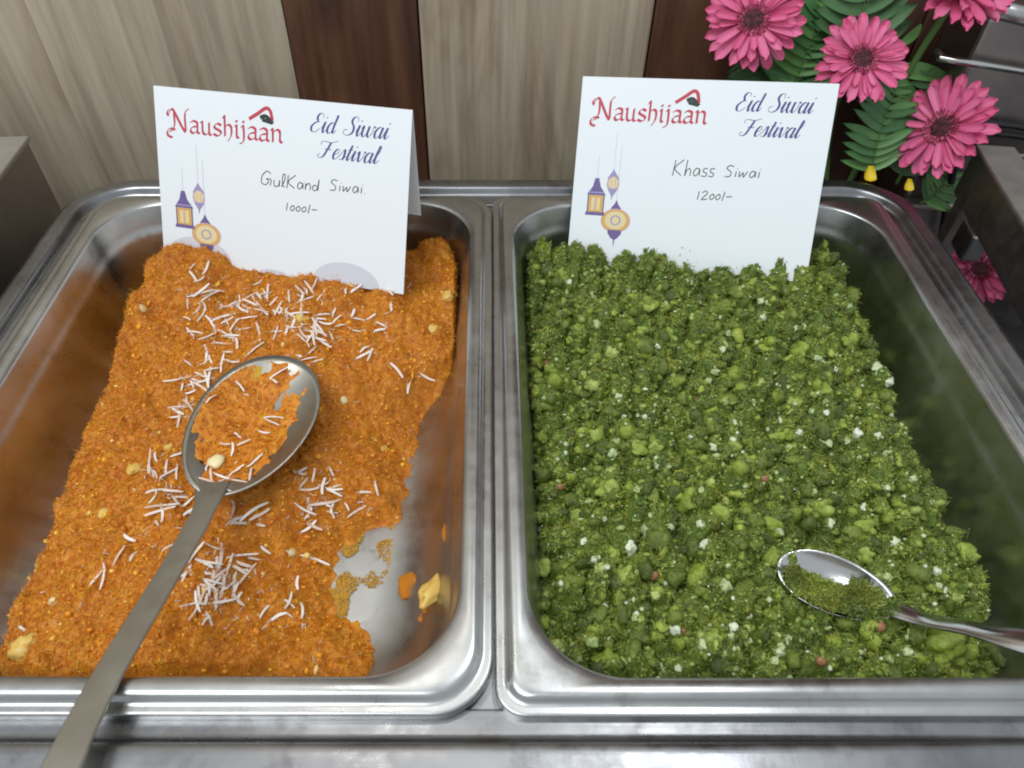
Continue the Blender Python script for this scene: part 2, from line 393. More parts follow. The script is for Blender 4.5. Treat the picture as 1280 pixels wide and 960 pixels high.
# oily residue left on the bare metal beside the halwa
M_res = plain('oily_residue', (.62, .33, .03), .25)
q = rng.uniform((-.09, .12), (-.012, .31), (60000, 2)); dd = sd_poly(q[:, 0], q[:, 1], bare); tt = F1.at(q[:, 0], q[:, 1])[1]
dwq = -sd_rrect(q[:, 0], q[:, 1], -PX + LIP, .0012 - LIP, PY0 + LIP, PY1 - LIP, .036)
pat = vnoise(q[:, 0], q[:, 1], .009, 31) + .5 * vnoise(q[:, 0], q[:, 1], .004, 32)
k = (tt < .001) & (dwq > .034) & (rng.random(len(q)) < np.exp(dd / .011) * .8) & (pat > .0 + .22 * (-dd / .02)); q = q[k]
D = rng.normal(size=(len(q), 3)); D[:, 2] *= .1; D /= np.linalg.norm(D, axis=1, keepdims=True)
v, f = strands(np.column_stack((q, np.full(len(q), ZF + .0003))), D, rng.uniform(.001, .003, len(q)), rng.uniform(.00015, .0003, len(q)), .3)
o = mk('scattered_residue', v - np.array(hal.location), f, M_res, hal); o['kind'] = 'stuff'
# coconut shreds
s = Mat('coconut').set(Roughness=.55, Subsurface_Weight=.2, Subsurface_Radius=(.002, .0015, .0012))
s.col(s.ramp(s.objrand(), [(0, (.86, .80, .73)), (.5, (.80, .70, .61)), (1, (.70, .50, .38))])); M_coc = s.m
SH = []
for k in range(10):
    L = 1.0; bend = random.gauss(0, .22); tw = random.uniform(-.6, .6); V = []; Fq = []
    ns = 6
    for i in range(ns + 1):
        t = i / ns - .5; a = bend * t * 2; c = Vector((t * L * (1 - .1 * bend * bend), bend * .35 * (t * t * 4 - .5), .05 * math.cos(t * 5 + k) + .04))
        w = .058 * (1 - .45 * abs(2 * t) ** 3); hh = .022; r = Matrix.Rotation(a, 3, 'Z') @ Matrix.Rotation(tw * t * 2, 3, 'X')
        for sx, sz in ((-1, -1), (1, -1), (1, 1), (-1, 1)): V.append(c + r @ Vector((0, sx * w, sz * hh)))
    for i in range(ns):
        for j in range(4): Fq.append((i * 4 + j, i * 4 + (j + 1) % 4, i * 4 + 4 + (j + 1) % 4, i * 4 + 4 + j))
    Fq += [(3, 2, 1, 0), tuple(ns * 4 + j for j in range(4))]
    SH.append(mesh('coconut_shred', V, Fq, False, [M_coc]))
clus = [(330, 378, 45, 12, 34), (265, 395, 22, 20, 22), (290, 430, 25, 18, 16), (385, 425, 24, 20, 24), (248, 480, 14, 26, 24), (235, 512, 10, 12, 10), (470, 425, 26, 34, 13), (205, 600, 20, 28, 14), (225, 632, 18, 12, 10), (283, 722, 18, 26, 34), (262, 750, 18, 16, 12), (410, 610, 28, 22, 20), (385, 640, 30, 12, 10), (345, 780, 26, 18, 5), (375, 735, 16, 18, 4), (160, 690, 20, 14, 5), (300, 640, 22, 14, 8), (240, 335, 30, 14, 8), (405, 405, 30, 14, 12), (430, 365, 40, 6, 8), (300, 660, 70, 70, 8), (520, 500, 20, 40, 3), (400, 815, 6, 8, 1), (60, 770, 30, 30, 3)]
def in_spoon(px, py): return ((px - 308) * .52 + (py - 532) * -.855) ** 2 / 100 ** 2 + ((px - 308) * .855 + (py - 532) * .52) ** 2 / 70 ** 2 < .95
cnt = 0; bits = []
for cx, cy, sx, sy, n in clus:
    for _ in range(int(n * 1.2) + 2):
        px, py = random.gauss(cx, sx * 1.1), random.gauss(cy, sy * 1.1)
        if not in_spoon(px, py):
            X, Y, Z, N = on_food(F1, px, py)
            if F1.at(X, Y)[1] > .006: bits.append((X, Y, Z + .0003))
D = rng.normal(size=(len(bits), 3)); D[:, 2] *= .25; D /= np.linalg.norm(D, axis=1, keepdims=True)
v, f = strands(np.array(bits), D, rng.uniform(.0015, .005, len(bits)), rng.uniform(.0002, .0004, len(bits)), .3)
o = mk('coconut_bits', v - np.array(hal.location), f, M_coc, hal); o['kind'] = 'stuff'
for cx, cy, sx, sy, n in clus:
    for _ in range(int(n * .97)):
        px, py = random.gauss(cx, sx * .95), random.gauss(cy, sy * .9)
        if in_spoon(px, py) or cnt >= 298: continue
        X, Y, Z, N = on_food(F1, px, py)
        if F1.at(X, Y)[1] < .006: continue
        L = random.triangular(.004, .018, .010); N = Vector(N) + Vector((0, 0, 1.5)) + Vector((random.gauss(0, .35), random.gauss(0, .35), 0))
        child('coconut_shred', random.choice(SH), hal, align(N, random.uniform(0, 6.3), (L, random.uniform(.008, .0135), .008), (X, Y, Z + random.uniform(.0003, .0014)))); cnt += 1
# nut pieces
s = Mat('nut_yellow').set(Roughness=.4, Subsurface_Weight=.2, Subsurface_Radius=(.003, .002, .001)); s.col(s.ramp(s.noise(220, 3), [(.4, (.66, .36, .05)), (.6, (.78, .56, .16))])); M_nut = s.m
M_nutp = plain('nut_pale', (.80, .66, .36), .4)
NU = [lump('nut_piece', M_nut, k, 3, .26, .5) for k in range(4)] + [lump('nut_piece', M_nutp, 9, 2, .15, .5)]
for px, py, r, k in ((65, 750, 2.6, 4), (28, 812, 5.0, 0), (36, 800, 3.4, 1), (168, 585, 4.0, 2), (540, 412, 4.2, 3), (376, 398, 3.2, 1), (130, 640, 3, 0), (78, 530, 3.4, 1), (100, 500, 3, 2), (140, 450, 4, 3), (365, 690, 2.4, 4), (480, 560, 2.6, 2), (210, 560, 3.1, 0), (45, 700, 2.8, 3), (430, 500, 2.5, 4), (560, 370, 3.4, 0), (178, 385, 3, 4), (480, 770, 3, 2), (33, 635, 2.6, 4)):
    X, Y, Z, N = on_food(F1, px, py); child('nut_piece', NU[k], hal, align(N, random.uniform(0, 6), r * .001, (X, Y, Z - r * .0001)))
# loose chunks on the bare metal
HC = [lump('halwa_chunk', M_hal, 20 + k, 3, .35, .7) for k in range(3)]
for (px, py, z, sx, sy, yaw, k, lab) in ((508, 733, ZF + .003, .0042, .0065, -.3, 0, 'small loose orange halwa crumb alone on bare pan floor'), (546, 765, ZF + .008, .008, .0062, .2, 1, 'orange halwa chunk under a yellow nut sliver in pan corner'), (563, 668, ZF + .02, .0035, .009, 0, 2, 'orange halwa smear stuck on pan side wall')):
    P = place(px, py, z); o = obj('halwa_chunk', HC[k]); o.matrix_world = Matrix.Translation(P) @ Matrix.Rotation(yaw, 4, 'Z') @ Matrix.Diagonal((sx, sy, .0045, 1))
    tag(o, lab, 'food crumb')
P = place(549, 735, ZF + .014); o = obj('nut_sliver', lump('nut_sliver', M_nut, 31, 3, .3, .6)); o.matrix_world = Matrix.Translation(P) @ Matrix.Rotation(.9, 4, 'Z') @ Matrix.Rotation(.3, 4, 'Y') @ Matrix.Diagonal((.013, .0055, .006, 1))
tag(o, 'long yellow nut sliver leaning in corner of halwa pan', 'nut')
# ------------------------------------------------------------------ green sweet
s = Mat('green_mass').set(Roughness=.5); s.col(s.ramp(s.mix(.5, s.noise(60, 5), s.noise(500, 4)), [(.32, (.045, .075, .010)), (.5, (.12, .18, .022)), (.68, (.22, .29, .045))])); s.bump(s.noise(900, 4), .8, .001); M_gm = s.m
s = Mat('green_strands').set(Roughness=.34, Subsurface_Weight=.0)
geo = s.noise(75, 3); geo2 = s.noise(48, 4)
c = s.ramp(s.island(), [(0, (.075, .110, .018)), (.3, (.150, .215, .036)), (.62, (.235, .310, .062)), (.88, (.35, .42, .11)), (1, (.52, .58, .28))])
c = s.mix(s.ramp(geo2, [(.45, (0, 0, 0)), (.68, (.75, .75, .75))]), c, (.34, .39, .06))
vo = s.n.new('ShaderNodeTexVoronoi'); vo.inputs['Scale'].default_value = 85; s.link(s.tc.outputs['Object'], vo.inputs['Vector'])
c = s.mix(.8, c, s.ramp(vo.outputs['Color'], [(.15, (.60, .68, .60)), (.42, (1.15, 1.12, .95)), (.65, (1.5, 1.4, 1.1)), (.88, (2.0, 1.7, 1.0))]), 'MULTIPLY')
s.col(s.mix(s.ramp(geo, [(.42, (0, 0, 0)), (.62, (.55, .55, .55))]), c, (.22, .205, .035))); M_gs = s.m
gre = tag(empty('green_sweet', (.13, .25, ZF)), 'crumbly green vermicelli sweet with pale crumbs filling its pan', 'sweet')
F2 = Field(.0020 + LIP + .003, PX - LIP - .003, PY0 + LIP + .003, PY1 - LIP - .003, .0007)
x, y = F2.X, F2.Y
ctl = [(.05, .393, -.019), (.19, .360, -.010), (.236, .372, -.018), (.238, .30, -.026), (.12, .375, -.015), (.02, .36, -.021), (.02, .2, -.028), (.12, .25, -.022), (.222, .25, -.030), (.218, .17, -.034), (.12, .13, -.032), (.03, .12, -.032), (.20, .115, -.052), (.17, .118, -.042), (.225, .13, -.05)]
w1, k1 = worley(x + .004 * vnoise(x, y, .01, 41), y + .004 * vnoise(x, y, .01, 42), .0135, 43); w2, k2 = worley(x, y, .006, 44); w3, k3 = worley(x, y, .0026, 45)
cv = place(1095, 772, -.03); cs_ = place(1043, 722, -.034); top = - .005 * np.exp(-((x - cs_[0]) ** 2 + (y - cs_[1]) ** 2) / .016 ** 2) + idw(x, y, ctl) + .007 * np.exp(-((x - cv[0]) ** 2 + (y - cv[1]) ** 2) / .011 ** 2) + vnoise(x, y, .04, 46) * .007 + (.5 - worley(x, y, .03, 51)[0]) * .010 * worley(x, y, .03, 51)[1] + vnoise(x, y, .016, 52) * .006 - .0060 * crevice(x + .004 * vnoise(x, y, .01, 41), y + .004 * vnoise(x, y, .01, 42), .0135, 43) + (.55 - w1) * .0140 * (.25 + k1) + (.5 - w2) * .0055 * (.3 + k2) + (.5 - w3) * .0020 + vnoise(x, y, .0018, 47) * .0014 - .002
dw = -sd_rrect(x, y, .0020 + LIP, PX - LIP, PY0 + LIP, PY1 - LIP, .036)
lt = sm((.06 - x) / .03); mar = .0045 + .005 * sm((x - .20) / .03) + .005 * sm((y - .39) / .02) * (1 - lt)
wob = vnoise(x, y, .016, 48) * .012 + vnoise(x, y, .006, 49) * .006
ramp = sm((dw - mar + wob * .6 * sm((x - .05) / .08)) / (.016 - .010 * lt)); T = np.maximum(top - ZF, 0) * ramp
F2.finish(ZF + T - .002, T - .001); F2.build('crumble_mass', M_gm, gre)
def fuzz(F, n, lo, hi, stand, r0, r1, tmin=.004):
    p = scatter_pts(F, n, tmin); z, t, nn = F.at(p[:, 0], p[:, 1]); D = rng.normal(size=(n, 3)) + nn * stand; D /= np.linalg.norm(D, axis=1, keepdims=True)
    L = rng.uniform(lo, hi, n); P = np.column_stack((p, z)) + D * (L * .25)[:, None] + nn * .0003
    return strands(P, D, L, rng.uniform(r0, r1, n), .3)
v, f = fuzz(F2, 30000, .0016, .0046, .05, .00015, .00032)
o = mk('vermicelli_strands', v - np.array(gre.location), f, M_gs, gre); o['kind'] = 'stuff'
s = Mat('green_crumbs').set(Roughness=.45, Subsurface_Weight=.1, Subsurface_Radius=(.002, .002, .001))
s.col(s.ramp(s.island(), [(0, (.10, .15, .02)), (.55, (.22, .29, .04)), (.86, (.34, .41, .10)), (.96, (.54, .60, .32)), (1, (.74, .78, .58))])); M_gc = s.m
p = scatter_pts(F2, 15000, .004); z, t, n = F2.at(p[:, 0], p[:, 1])
v, f = grains(np.column_stack((p, z + .0010)), rng.gamma(2.6, .00023, len(p)))
o = mk('fine_crumbs', v - np.array(gre.location), f, M_gc, gre, True); o['kind'] = 'stuff'
s = Mat('green_clumps').set(Roughness=.30, Subsurface_Weight=.12, Subsurface_Radius=(.002, .003, .001))
c = s.ramp(s.island(), [(0, (.070, .098, .018)), (.3, (.125, .168, .026)), (.65, (.205, .262, .038)), (.86, (.30, .37, .05)), (.96, (.40, .48, .08)), (1, (.52, .58, .20))])
s.col(s.mix(.6, c, s.ramp(s.noise(700, 4), [(.35, (.45, .5, .45)), (.65, (1.5, 1.45, 1.3))]), 'MULTIPLY')); s.bump(s.noise(1500, 4, rough=.7), .8, .0008); M_cl = s.m
sc_ = place(1043, 716, -.034)
def off_spoon(p): a = math.radians(-24); dx, dy = p[:, 0] - sc_[0], p[:, 1] - sc_[1]; return ((dx * math.cos(a) + dy * math.sin(a)) / .026) ** 2 + ((-dx * math.sin(a) + dy * math.cos(a)) / .013) ** 2 > 1
p = scatter_pts(F2, 4400, .004); p = p[off_spoon(p)]; z, t, n = F2.at(p[:, 0], p[:, 1]); rr = rng.gamma(5, .00036, len(p)); rr = np.where((p[:, 1] > .348) & (p[:, 0] > .042) & (p[:, 0] < .212), np.minimum(rr, .0012), rr)
v, f = clumps(np.column_stack((p, z + rr * rng.uniform(-.5, .45, len(p)))), rr)
o = mk('crumb_clumps', v - np.array(gre.location), f, M_cl, gre); o['kind'] = 'stuff'
k = rng.choice(len(v), 70000, False); q = v[k]; zf, tf, nf = F2.at(q[:, 0], q[:, 1]); q = q[q[:, 2] > zf + .0002][:36000]; m_ = len(q)
D = rng.normal(size=(m_, 3)); D[:, 2] *= .7; D /= np.linalg.norm(D, axis=1, keepdims=True)
vv, ff = strands(q, D, rng.uniform(.0014, .0042, m_), rng.uniform(.00014, .00028, m_), .4)
o = mk('tangled_strands', vv - np.array(gre.location), ff, M_gs, gre); o['kind'] = 'stuff'
s = Mat('bright_green_lump').set(Roughness=.28, Subsurface_Weight=.25, Subsurface_Radius=(.003, .004, .001))
s.col(s.mix(.5, s.ramp(s.objrand(), [(0, (.18, .26, .02)), (.4, (.31, .40, .035)), (1, (.45, .53, .11))]), s.ramp(s.noise(1.6, 5), [(.4, (.19, .27, .03)), (.65, (.44, .52, .13))]))); s.bump(s.noise(5, 5, rough=.6), .35, .06); M_gl = s.m
s = Mat('pale_crumb').set(Roughness=.5, Subsurface_Weight=.25, Subsurface_Radius=(.003, .003, .002))
s.col(s.ramp(s.objrand(), [(0, (.36, .45, .15)), (.5, (.52, .60, .31)), (1, (.76, .79, .62))])); M_pc = s.m
M_br = plain('brown_nut', (.33, .15, .07), .4)
GL = [lump('green_lump', M_gl, 50 + k, 3, .42, .9) for k in range(5)]; PC = [lump('pale_crumb', M_pc, 60 + k, 3, .40, .7) for k in range(6)]
BN = lump('brown_nut_piece', M_br, 77, 2, .2, .7)
spots = [(1080, 370, 5), (1100, 380, 3.4), (1140, 535, 5.5), (1120, 520, 4), (850, 437, 3.6), (925, 745 - 260, 3.4), (1030, 490, 5), (1095, 500, 4), (745, 545, 5), (860, 625, 6), (720, 650, 5.5), (965, 655, 5), (1180, 800, 8), (900, 640, 4), (940, 350, 4), (1025, 640, 4.4), (780, 720, 4.4), (1210, 690, 4.5), (700, 345, 4.2), (835, 420, 4.2), (760, 825, 5.4), (890, 800, 4.6), (705, 480, 4), (660, 585, 3.5), (1000, 440, 5.4), (1080, 660, 5), (980, 545, 4.6), (915, 560, 3.8), (1060, 430, 4), (680, 700, 5), (820, 560, 4), (760, 610, 5)]
for px, py, r in spots + [(random.uniform(655, 1130), random.uniform(345, 830), random.triangular(1.6, 5.5, 2.6)) for _ in range(60)]:
    X, Y, Z, N = on_food(F2, px, py)
    if F2.at(X, Y)[1] > .008 and off_spoon(np.array([[X, Y]]))[0]: child('green_lump', random.choice(GL), gre, align(N, random.uniform(0, 6), r * .001, (X, Y, Z - r * .00012)))
known = [(808, 665, 3.6), (787, 688, 3.4), (905, 735, 3.2), (740, 806, 2.6), (745, 408, 2.6), (1095, 463, 3.2), (1110, 480, 2.8), (835, 513, 3), (918, 532, 2.8), (880, 682, 2.6), (1035, 655, 2.6), (1220, 695, 2.8), (655, 552, 2.2), (765, 570, 2.4), (1070, 545, 2.6), (1108, 570, 2.6), (842, 850 - 60, 2.6), (1180, 740, 2.2), (948, 412, 2), (1000, 420, 1.8), (1060, 385, 2), (730, 530, 2.2), (770, 560, 2.6), (885, 478, 1.8)]
pts = known + [(random.uniform(650, 1190), random.uniform(335, 840), random.choice((.9, 1.1, 1.3, 1.5, 1.8, 2.2))) for _ in range(260)]
for px, py, r in pts:
    X, Y, Z, N = on_food(F2, px, py)
    if F2.at(X, Y)[1] > .006 and off_spoon(np.array([[X, Y]]))[0]: child('pale_crumb', random.choice(PC), gre, align(N, random.uniform(0, 6), r * .001, (X, Y, Z + r * .0006)))
for px, py in ((853, 790), (1025, 828), (815, 720), (682, 457), (1100, 785), (955, 600), (1160, 605), (700, 610), (870, 505)):
    X, Y, Z, N = on_food(F2, px, py); child('brown_nut_piece', BN, gre, align(N, random.uniform(0, 6), random.uniform(.0018, .0028), (X, Y, Z + .001)))
# ------------------------------------------------------------------ spoons
def spoon(name, P, label, blen, bw, bdepth, widths, mat, tilt=0.0, thick=.0016, side=0.0):
    """P: bowl tip, bowl base, then handle centreline (world). Bowl is a dished oval, handle a bevelled strip."""
    e = tag(empty(name, P[1]), label, 'spoon'); tip, base = Vector(P[0]), Vector(P[1]); ax = (tip - base).normalized()
    lat = Vector((ax.y, -ax.x, 0)).normalized(); lat = (lat + Vector((0, 0, side))).normalized(); nrm = lat.cross(ax).normalized(); L = (tip - base).length
    if nrm.z < 0: nrm = -nrm
    nr, na = 14, 48; v = []; f = []
    for sgn, off_ in ((1, 0.0), (-1, -.0012)):
        for i in range(nr + 1):
            r = i / nr
            for j in range(na):
                a = 2 * math.pi * j / na; cx, sy = math.cos(a), math.sin(a)
                egg = 1 + .10 * cx
                p = base + ax * (L * (.5 + .5 * r * cx)) + lat * (bw / 2 * r * sy * egg)
                p = p + nrm * (-bdepth * (1 - r ** 2.2) + off_ * (1 if r < .97 else .75)); v.append(p - base)
    n1 = (nr + 1) * na
    for k in (0, n1):
        for i in range(nr):
            for j in range(na):
                q = (k + i * na + j, k + i * na + (j + 1) % na, k + (i + 1) * na + (j + 1) % na, k + (i + 1) * na + j); f.append(q if k == 0 else q[::-1])
    for j in range(na): f.append((nr * na + j, nr * na + (j + 1) % na, n1 + nr * na + (j + 1) % na, n1 + nr * na + j))
    mk('bowl', v, f, mat, e)
    cl = crom([Vector(q) for q in P[2:]], 8); n = len(cl); v = []; f = []
    for i, c in enumerate(cl):
        c = Vector(c); t = (Vector(cl[min(i + 1, n - 1)]) - Vector(cl[max(i - 1, 0)])).normalized(); la = Vector((t.y, -t.x, 0)).normalized(); up = la.cross(t); up = up if up.z > 0 else -up
        w = np.interp(i / (n - 1), np.linspace(0, 1, len(widths)), widths) / 2; h = thick / 2; b = .0005
        for du, dv in ((-w, h - b), (-w + b, h), (w - b, h), (w, h - b), (w, -h + b), (w - b, -h), (-w + b, -h), (-w, -h + b)): v.append(c + la * du + up * dv - base)
    for i in range(n - 1):
        for j in range(8): f.append((i * 8 + j, i * 8 + (j + 1) % 8, i * 8 + 8 + (j + 1) % 8, i * 8 + 8 + j))
    f += [tuple(range(8))[::-1], tuple((n - 1) * 8 + j for j in range(8))]
    mk('handle', v, f, mat, e, mat is M_spoon2); return e, base, ax, lat, nrm, L
P = [place(362, 446, -.0125), place(258, 618, -.0135), place(266, 604, -.0150), place(254, 640, -.0115), place(212, 715, -.004), place(131, 850, .0065), place(75, 962, .013), place(20, 1080, .016)]
sp1 = spoon('serving_spoon', P, 'large steel serving spoon with flat handle resting on orange halwa', .1, .060, .0105, [.016, .0105, .0105, .0115, .013, .014], M_spoon, side=-.10)
P = [place(972, 703, -.0362), place(1123, 761, -.0348), place(1109, 756, -.0356), place(1152, 774, -.0285), place(1210, 785, -.015), place(1280, 802, -.003), place(1380, 822, .006), place(1500, 850, .008)]
sp2 = spoon('table_spoon', P, 'shiny spoon half buried in the green sweet', .06, .027, .006, [.012, .0075, .008, .011, .014, .015], M_spoon2, side=.28)
# food lying in the two spoon bowls
def bowl_food(name, sp, bw, bdepth, cover, mat, smat, label, cat, thick, nst, seed):
    e0, base, ax, lat, nrm, L = sp; n = 110; u = np.linspace(-1, 1, n); U, V = np.meshgrid(u, u, indexing='ij'); R = np.hypot(U, V)
    z = -bdepth * (1 - np.clip(R, 0, 1) ** 2.2)
    t = cover(U, V) * thick + vnoise(U * .03, V * .03, .012, seed) * thick * 1.1 + vnoise(U * .03, V * .03, .004, seed + 1) * thick * .7 + vnoise(U * .03, V * .03, .0018, seed + 2) * thick * .5
    t = np.where(R > (.93 if cat == 'halwa' or cat == 'syrup' else 1.0), -1, t); P = np.array(base)[None, None] + np.array(ax) * (L * (.5 + .5 * U))[..., None] + np.array(lat) * (bw / 2 * V * (1 + .1 * U / np.maximum(R, .05)))[..., None] + np.array(nrm) * (z + np.maximum(t, -.001) + .0002)[..., None]
    idx = np.arange(n * n).reshape(n, n); q = np.dstack((idx[:-1, :-1], idx[1:, :-1], idx[1:, 1:], idx[:-1, 1:])).reshape(-1, 4); q = q[(t.reshape(-1)[q] > -.0003).all(1)]
    e = tag(empty(name, base), label, cat); uu, inv = np.unique(q, return_inverse=True); PP = P.reshape(-1, 3)
    obj('spoonful', mesh('spoonful', PP[uu] - np.array(base), inv.reshape(-1, 4), True, [mat]), e)
    ok = np.where(t.reshape(-1) > .0004)[0]; pick = rng.choice(ok, nst); D = rng.normal(size=(nst, 3)) + np.array(nrm) * (.1 if cat == 'halwa' else .7); D /= np.linalg.norm(D, axis=1, keepdims=True)
    v, f = strands(PP[pick] + np.array(nrm) * .0004 - np.array(base), D, rng.uniform(.002, .005, nst), rng.uniform(.00018, .0003, nst), .3)
    o = mk('vermicelli_strands', v, f, smat, e); o['kind'] = 'stuff'; return e, PP, t.reshape(-1)
e, PP, tt = bowl_food('spooned_halwa', sp1, .060, .0105, lambda U, V: 1.05 - 1.8 * np.abs(np.hypot(U * .9 + .05, V + .12) - .25) - 1.4 * sm((V - .45) / .4) - .3 * (U < -.6), M_hal, M_hs, 'thin layer of orange halwa left inside the large serving spoon', 'halwa', .0022, 700, 71)
M_syr = plain('yellow_syrup', (.55, .34, .03), .08)
bowl_food('syrup_film', sp1, .060, .0105, lambda U, V: .5 - 2.4 * np.hypot(U - .45, (V + .45) * .8), M_syr, M_hs, 'glossy yellow syrup pooled near the large spoon tip', 'syrup', .0009, 30, 91)
ok = np.where(tt > .0003)[0]
for k in range(16):
    Pq = PP[random.choice(ok)]; child('coconut_shred', random.choice(SH), e, align((random.gauss(0, .2), random.gauss(0, .2), 1), random.uniform(0, 6), (random.uniform(.005, .012), .009, .006), Vector(Pq) + Vector((0, 0, .0012))))
rimp = [(-.82, -.15), (-.78, .05), (-.72, .3), (-.62, .42), (-.85, .2), (-.66, -.3), (-.55, .1), (-.7, .1)]
for a, b in rimp:
    base, ax, lat, nrm, L = sp1[1:]; r = math.hypot(a, b); Pq = base + ax * (L * (.5 + .5 * a)) + lat * (.03 * b) + nrm * (-.0105 * (1 - r ** 2.2) + .0012)
    child('coconut_shred', random.choice(SH), e, align(nrm, random.uniform(0, 6), (random.uniform(.004, .009), .008, .006), Pq))
Pq = place(270, 577, -.017); child('nut_piece', NU[4], e, align((0, 0, 1), .4, .0042, Pq))
bowl_food('spooned_green_sweet', sp2, .027, .006, lambda U, V: .75 - .25 * np.hypot(U + .25, V + .15) - 2.6 * sm((V - .02 - .35 * (U < -.2)) / .45) - .5 * (U > .8), M_gm, M_gs, 'green crumbs covering the bowl of the shiny spoon', 'sweet', .0055, 2300, 81)
# ------------------------------------------------------------------ tent cards with print
M_card = Mat('white_card').set(Base_Color=(.85, .88, .895), Roughness=.42); M_card.bump(M_card.noise(500, 3), .03, .0002); M_card = M_card.m
INK = {k: plain('ink_' + k, c, .5) for k, c in dict(red=(.56, .06, .085), navy=(.085, .075, .26), pen=(.05, .05, .06), purple=(.17, .12, .30), lilac=(.36, .30, .52), amber=(.72, .42, .10), cream=(.80, .66, .36), dome=(.66, .67, .72), rose=(.66, .40, .42), grey=(.55, .56, .58), black=(.03, .04, .035)).items()}
BL_ = {
 'N': (1.42, [[(-.1, -.05), (.18, .12), (.33, .7), (.30, 1.55)], [(-.05, 1.45), (.15, 1.8), (.38, 1.5), (.85, .45), (1.12, .0)], [(1.45, 1.95), (1.2, 1.7), (1.12, 1.3), (1.14, .1)], [(.35, .12), (.0, .2), (-.25, -.05), (-.22, -.4), (.1, -.55)], [(-.1, 1.2), (-.2, 1.5), (.0, 1.75)]]),
 'a': (.82, [[(.08, .82), (.3, 1), (.6, .85), (.6, .15), (.76, .02)], [(.6, .58), (.25, .5), (.08, .22), (.26, .0), (.6, .2)]]),
 'u': (.92, [[(.02, .88), (.16, 1), (.18, .2), (.38, 0), (.66, .2)], [(.66, 1), (.66, .12), (.82, .0)]]),
 's': (.72, [[(.62, .85), (.38, 1), (.12, .78), (.22, .58), (.52, .42), (.6, .2), (.34, 0), (.05, .14)]]),
 'h': (.85, [[(.05, 1.45), (.17, 1.6), (.17, .05)], [(.17, .75), (.42, 1), (.64, .8), (.62, .15), (.36, -.35)]]),
 'i': (.45, [[(.02, .86), (.18, 1), (.18, .15), (.33, .0)], [(.14, 1.38), (.24, 1.30)]]),
 'j': (.48, [[(.04, .86), (.22, 1), (.22, -.15), (-.08, -.45)], [(.18, 1.38), (.28, 1.30)]]),
 'n': (.95, [[(.02, .86), (.18, 1), (.20, .0)], [(.2, .75), (.48, 1), (.70, .82), (.70, .15), (.86, .0)]])}
SC_ = {
 'E': (1.05, [[(.95, 1.35), (.9, 1.65), (.6, 1.72), (.42, 1.4), (.55, 1.0), (.72, .95), (.4, .88), (.1, .5), (.2, .08), (.55, 0), (.9, .35)]]),
 'i': (.48, [[(0, .35), (.2, 1), (.16, .25), (.28, 0), (.5, .35)], [(.24, 1.42), (.30, 1.36)]]),
 'd': (.9, [[(.6, .8), (.38, 1), (.1, .6), (.14, .12), (.32, 0), (.56, .35), (.72, 1.7)], [(.72, 1.7), (.60, .4), (.68, .02), (.92, .35)]]),
 'S': (1.0, [[(.95, 1.3), (.85, 1.68), (.52, 1.65), (.42, 1.25), (.72, .75), (.70, .25), (.35, 0), (-.05, .12), (-.08, .45), (.2, .5)]]),
 'w': (1.2, [[(-.05, .7), (.12, 1), (.12, .3), (.32, 0), (.55, .4), (.62, 1)], [(.62, 1), (.6, .3), (.76, 0), (1.02, .45), (1.0, 1), (1.2, .9)]]),
 'a': (.85, [[(.6, .85), (.35, 1), (.08, .6), (.12, .1), (.3, 0), (.54, .4), (.64, 1)], [(.64, 1), (.58, .25), (.68, 0), (.9, .35)]]),
 'F': (1.25, [[(-.15, 1.25), (-.1, 1.6), (.3, 1.62), (.8, 1.55), (1.35, 1.78)], [(.78, 1.58), (.6, .8), (.42, .18), (.1, 0), (-.15, .2), (.05, .4)], [(.35, .88), (.62, .92), (.9, .84), (.92, 1.0)]]),
 'e': (.66, [[(.05, .4), (.42, .6), (.52, .9), (.32, 1), (.1, .6), (.14, .12), (.34, 0), (.66, .4)]]),
 's': (.62, [[(0, .35), (.34, 1.05), (.44, .5), (.36, .05), (.05, .06)], [(.36, .05), (.64, .4)]]),
 't': (.5, [[(.3, 1.5), (.17, .3), (.27, 0), (.5, .35)], [(.02, 1.05), (.5, 1.08)]]),
 'v': (.75, [[(-.05, .7), (.14, 1), (.2, .35), (.32, 0), (.6, .5), (.58, 1), (.78, .9)]]),
 'l': (.5, [[(0, .35), (.34, 1.1), (.38, 1.6), (.26, 1.65), (.14, .4), (.26, 0), (.52, .35)]])}
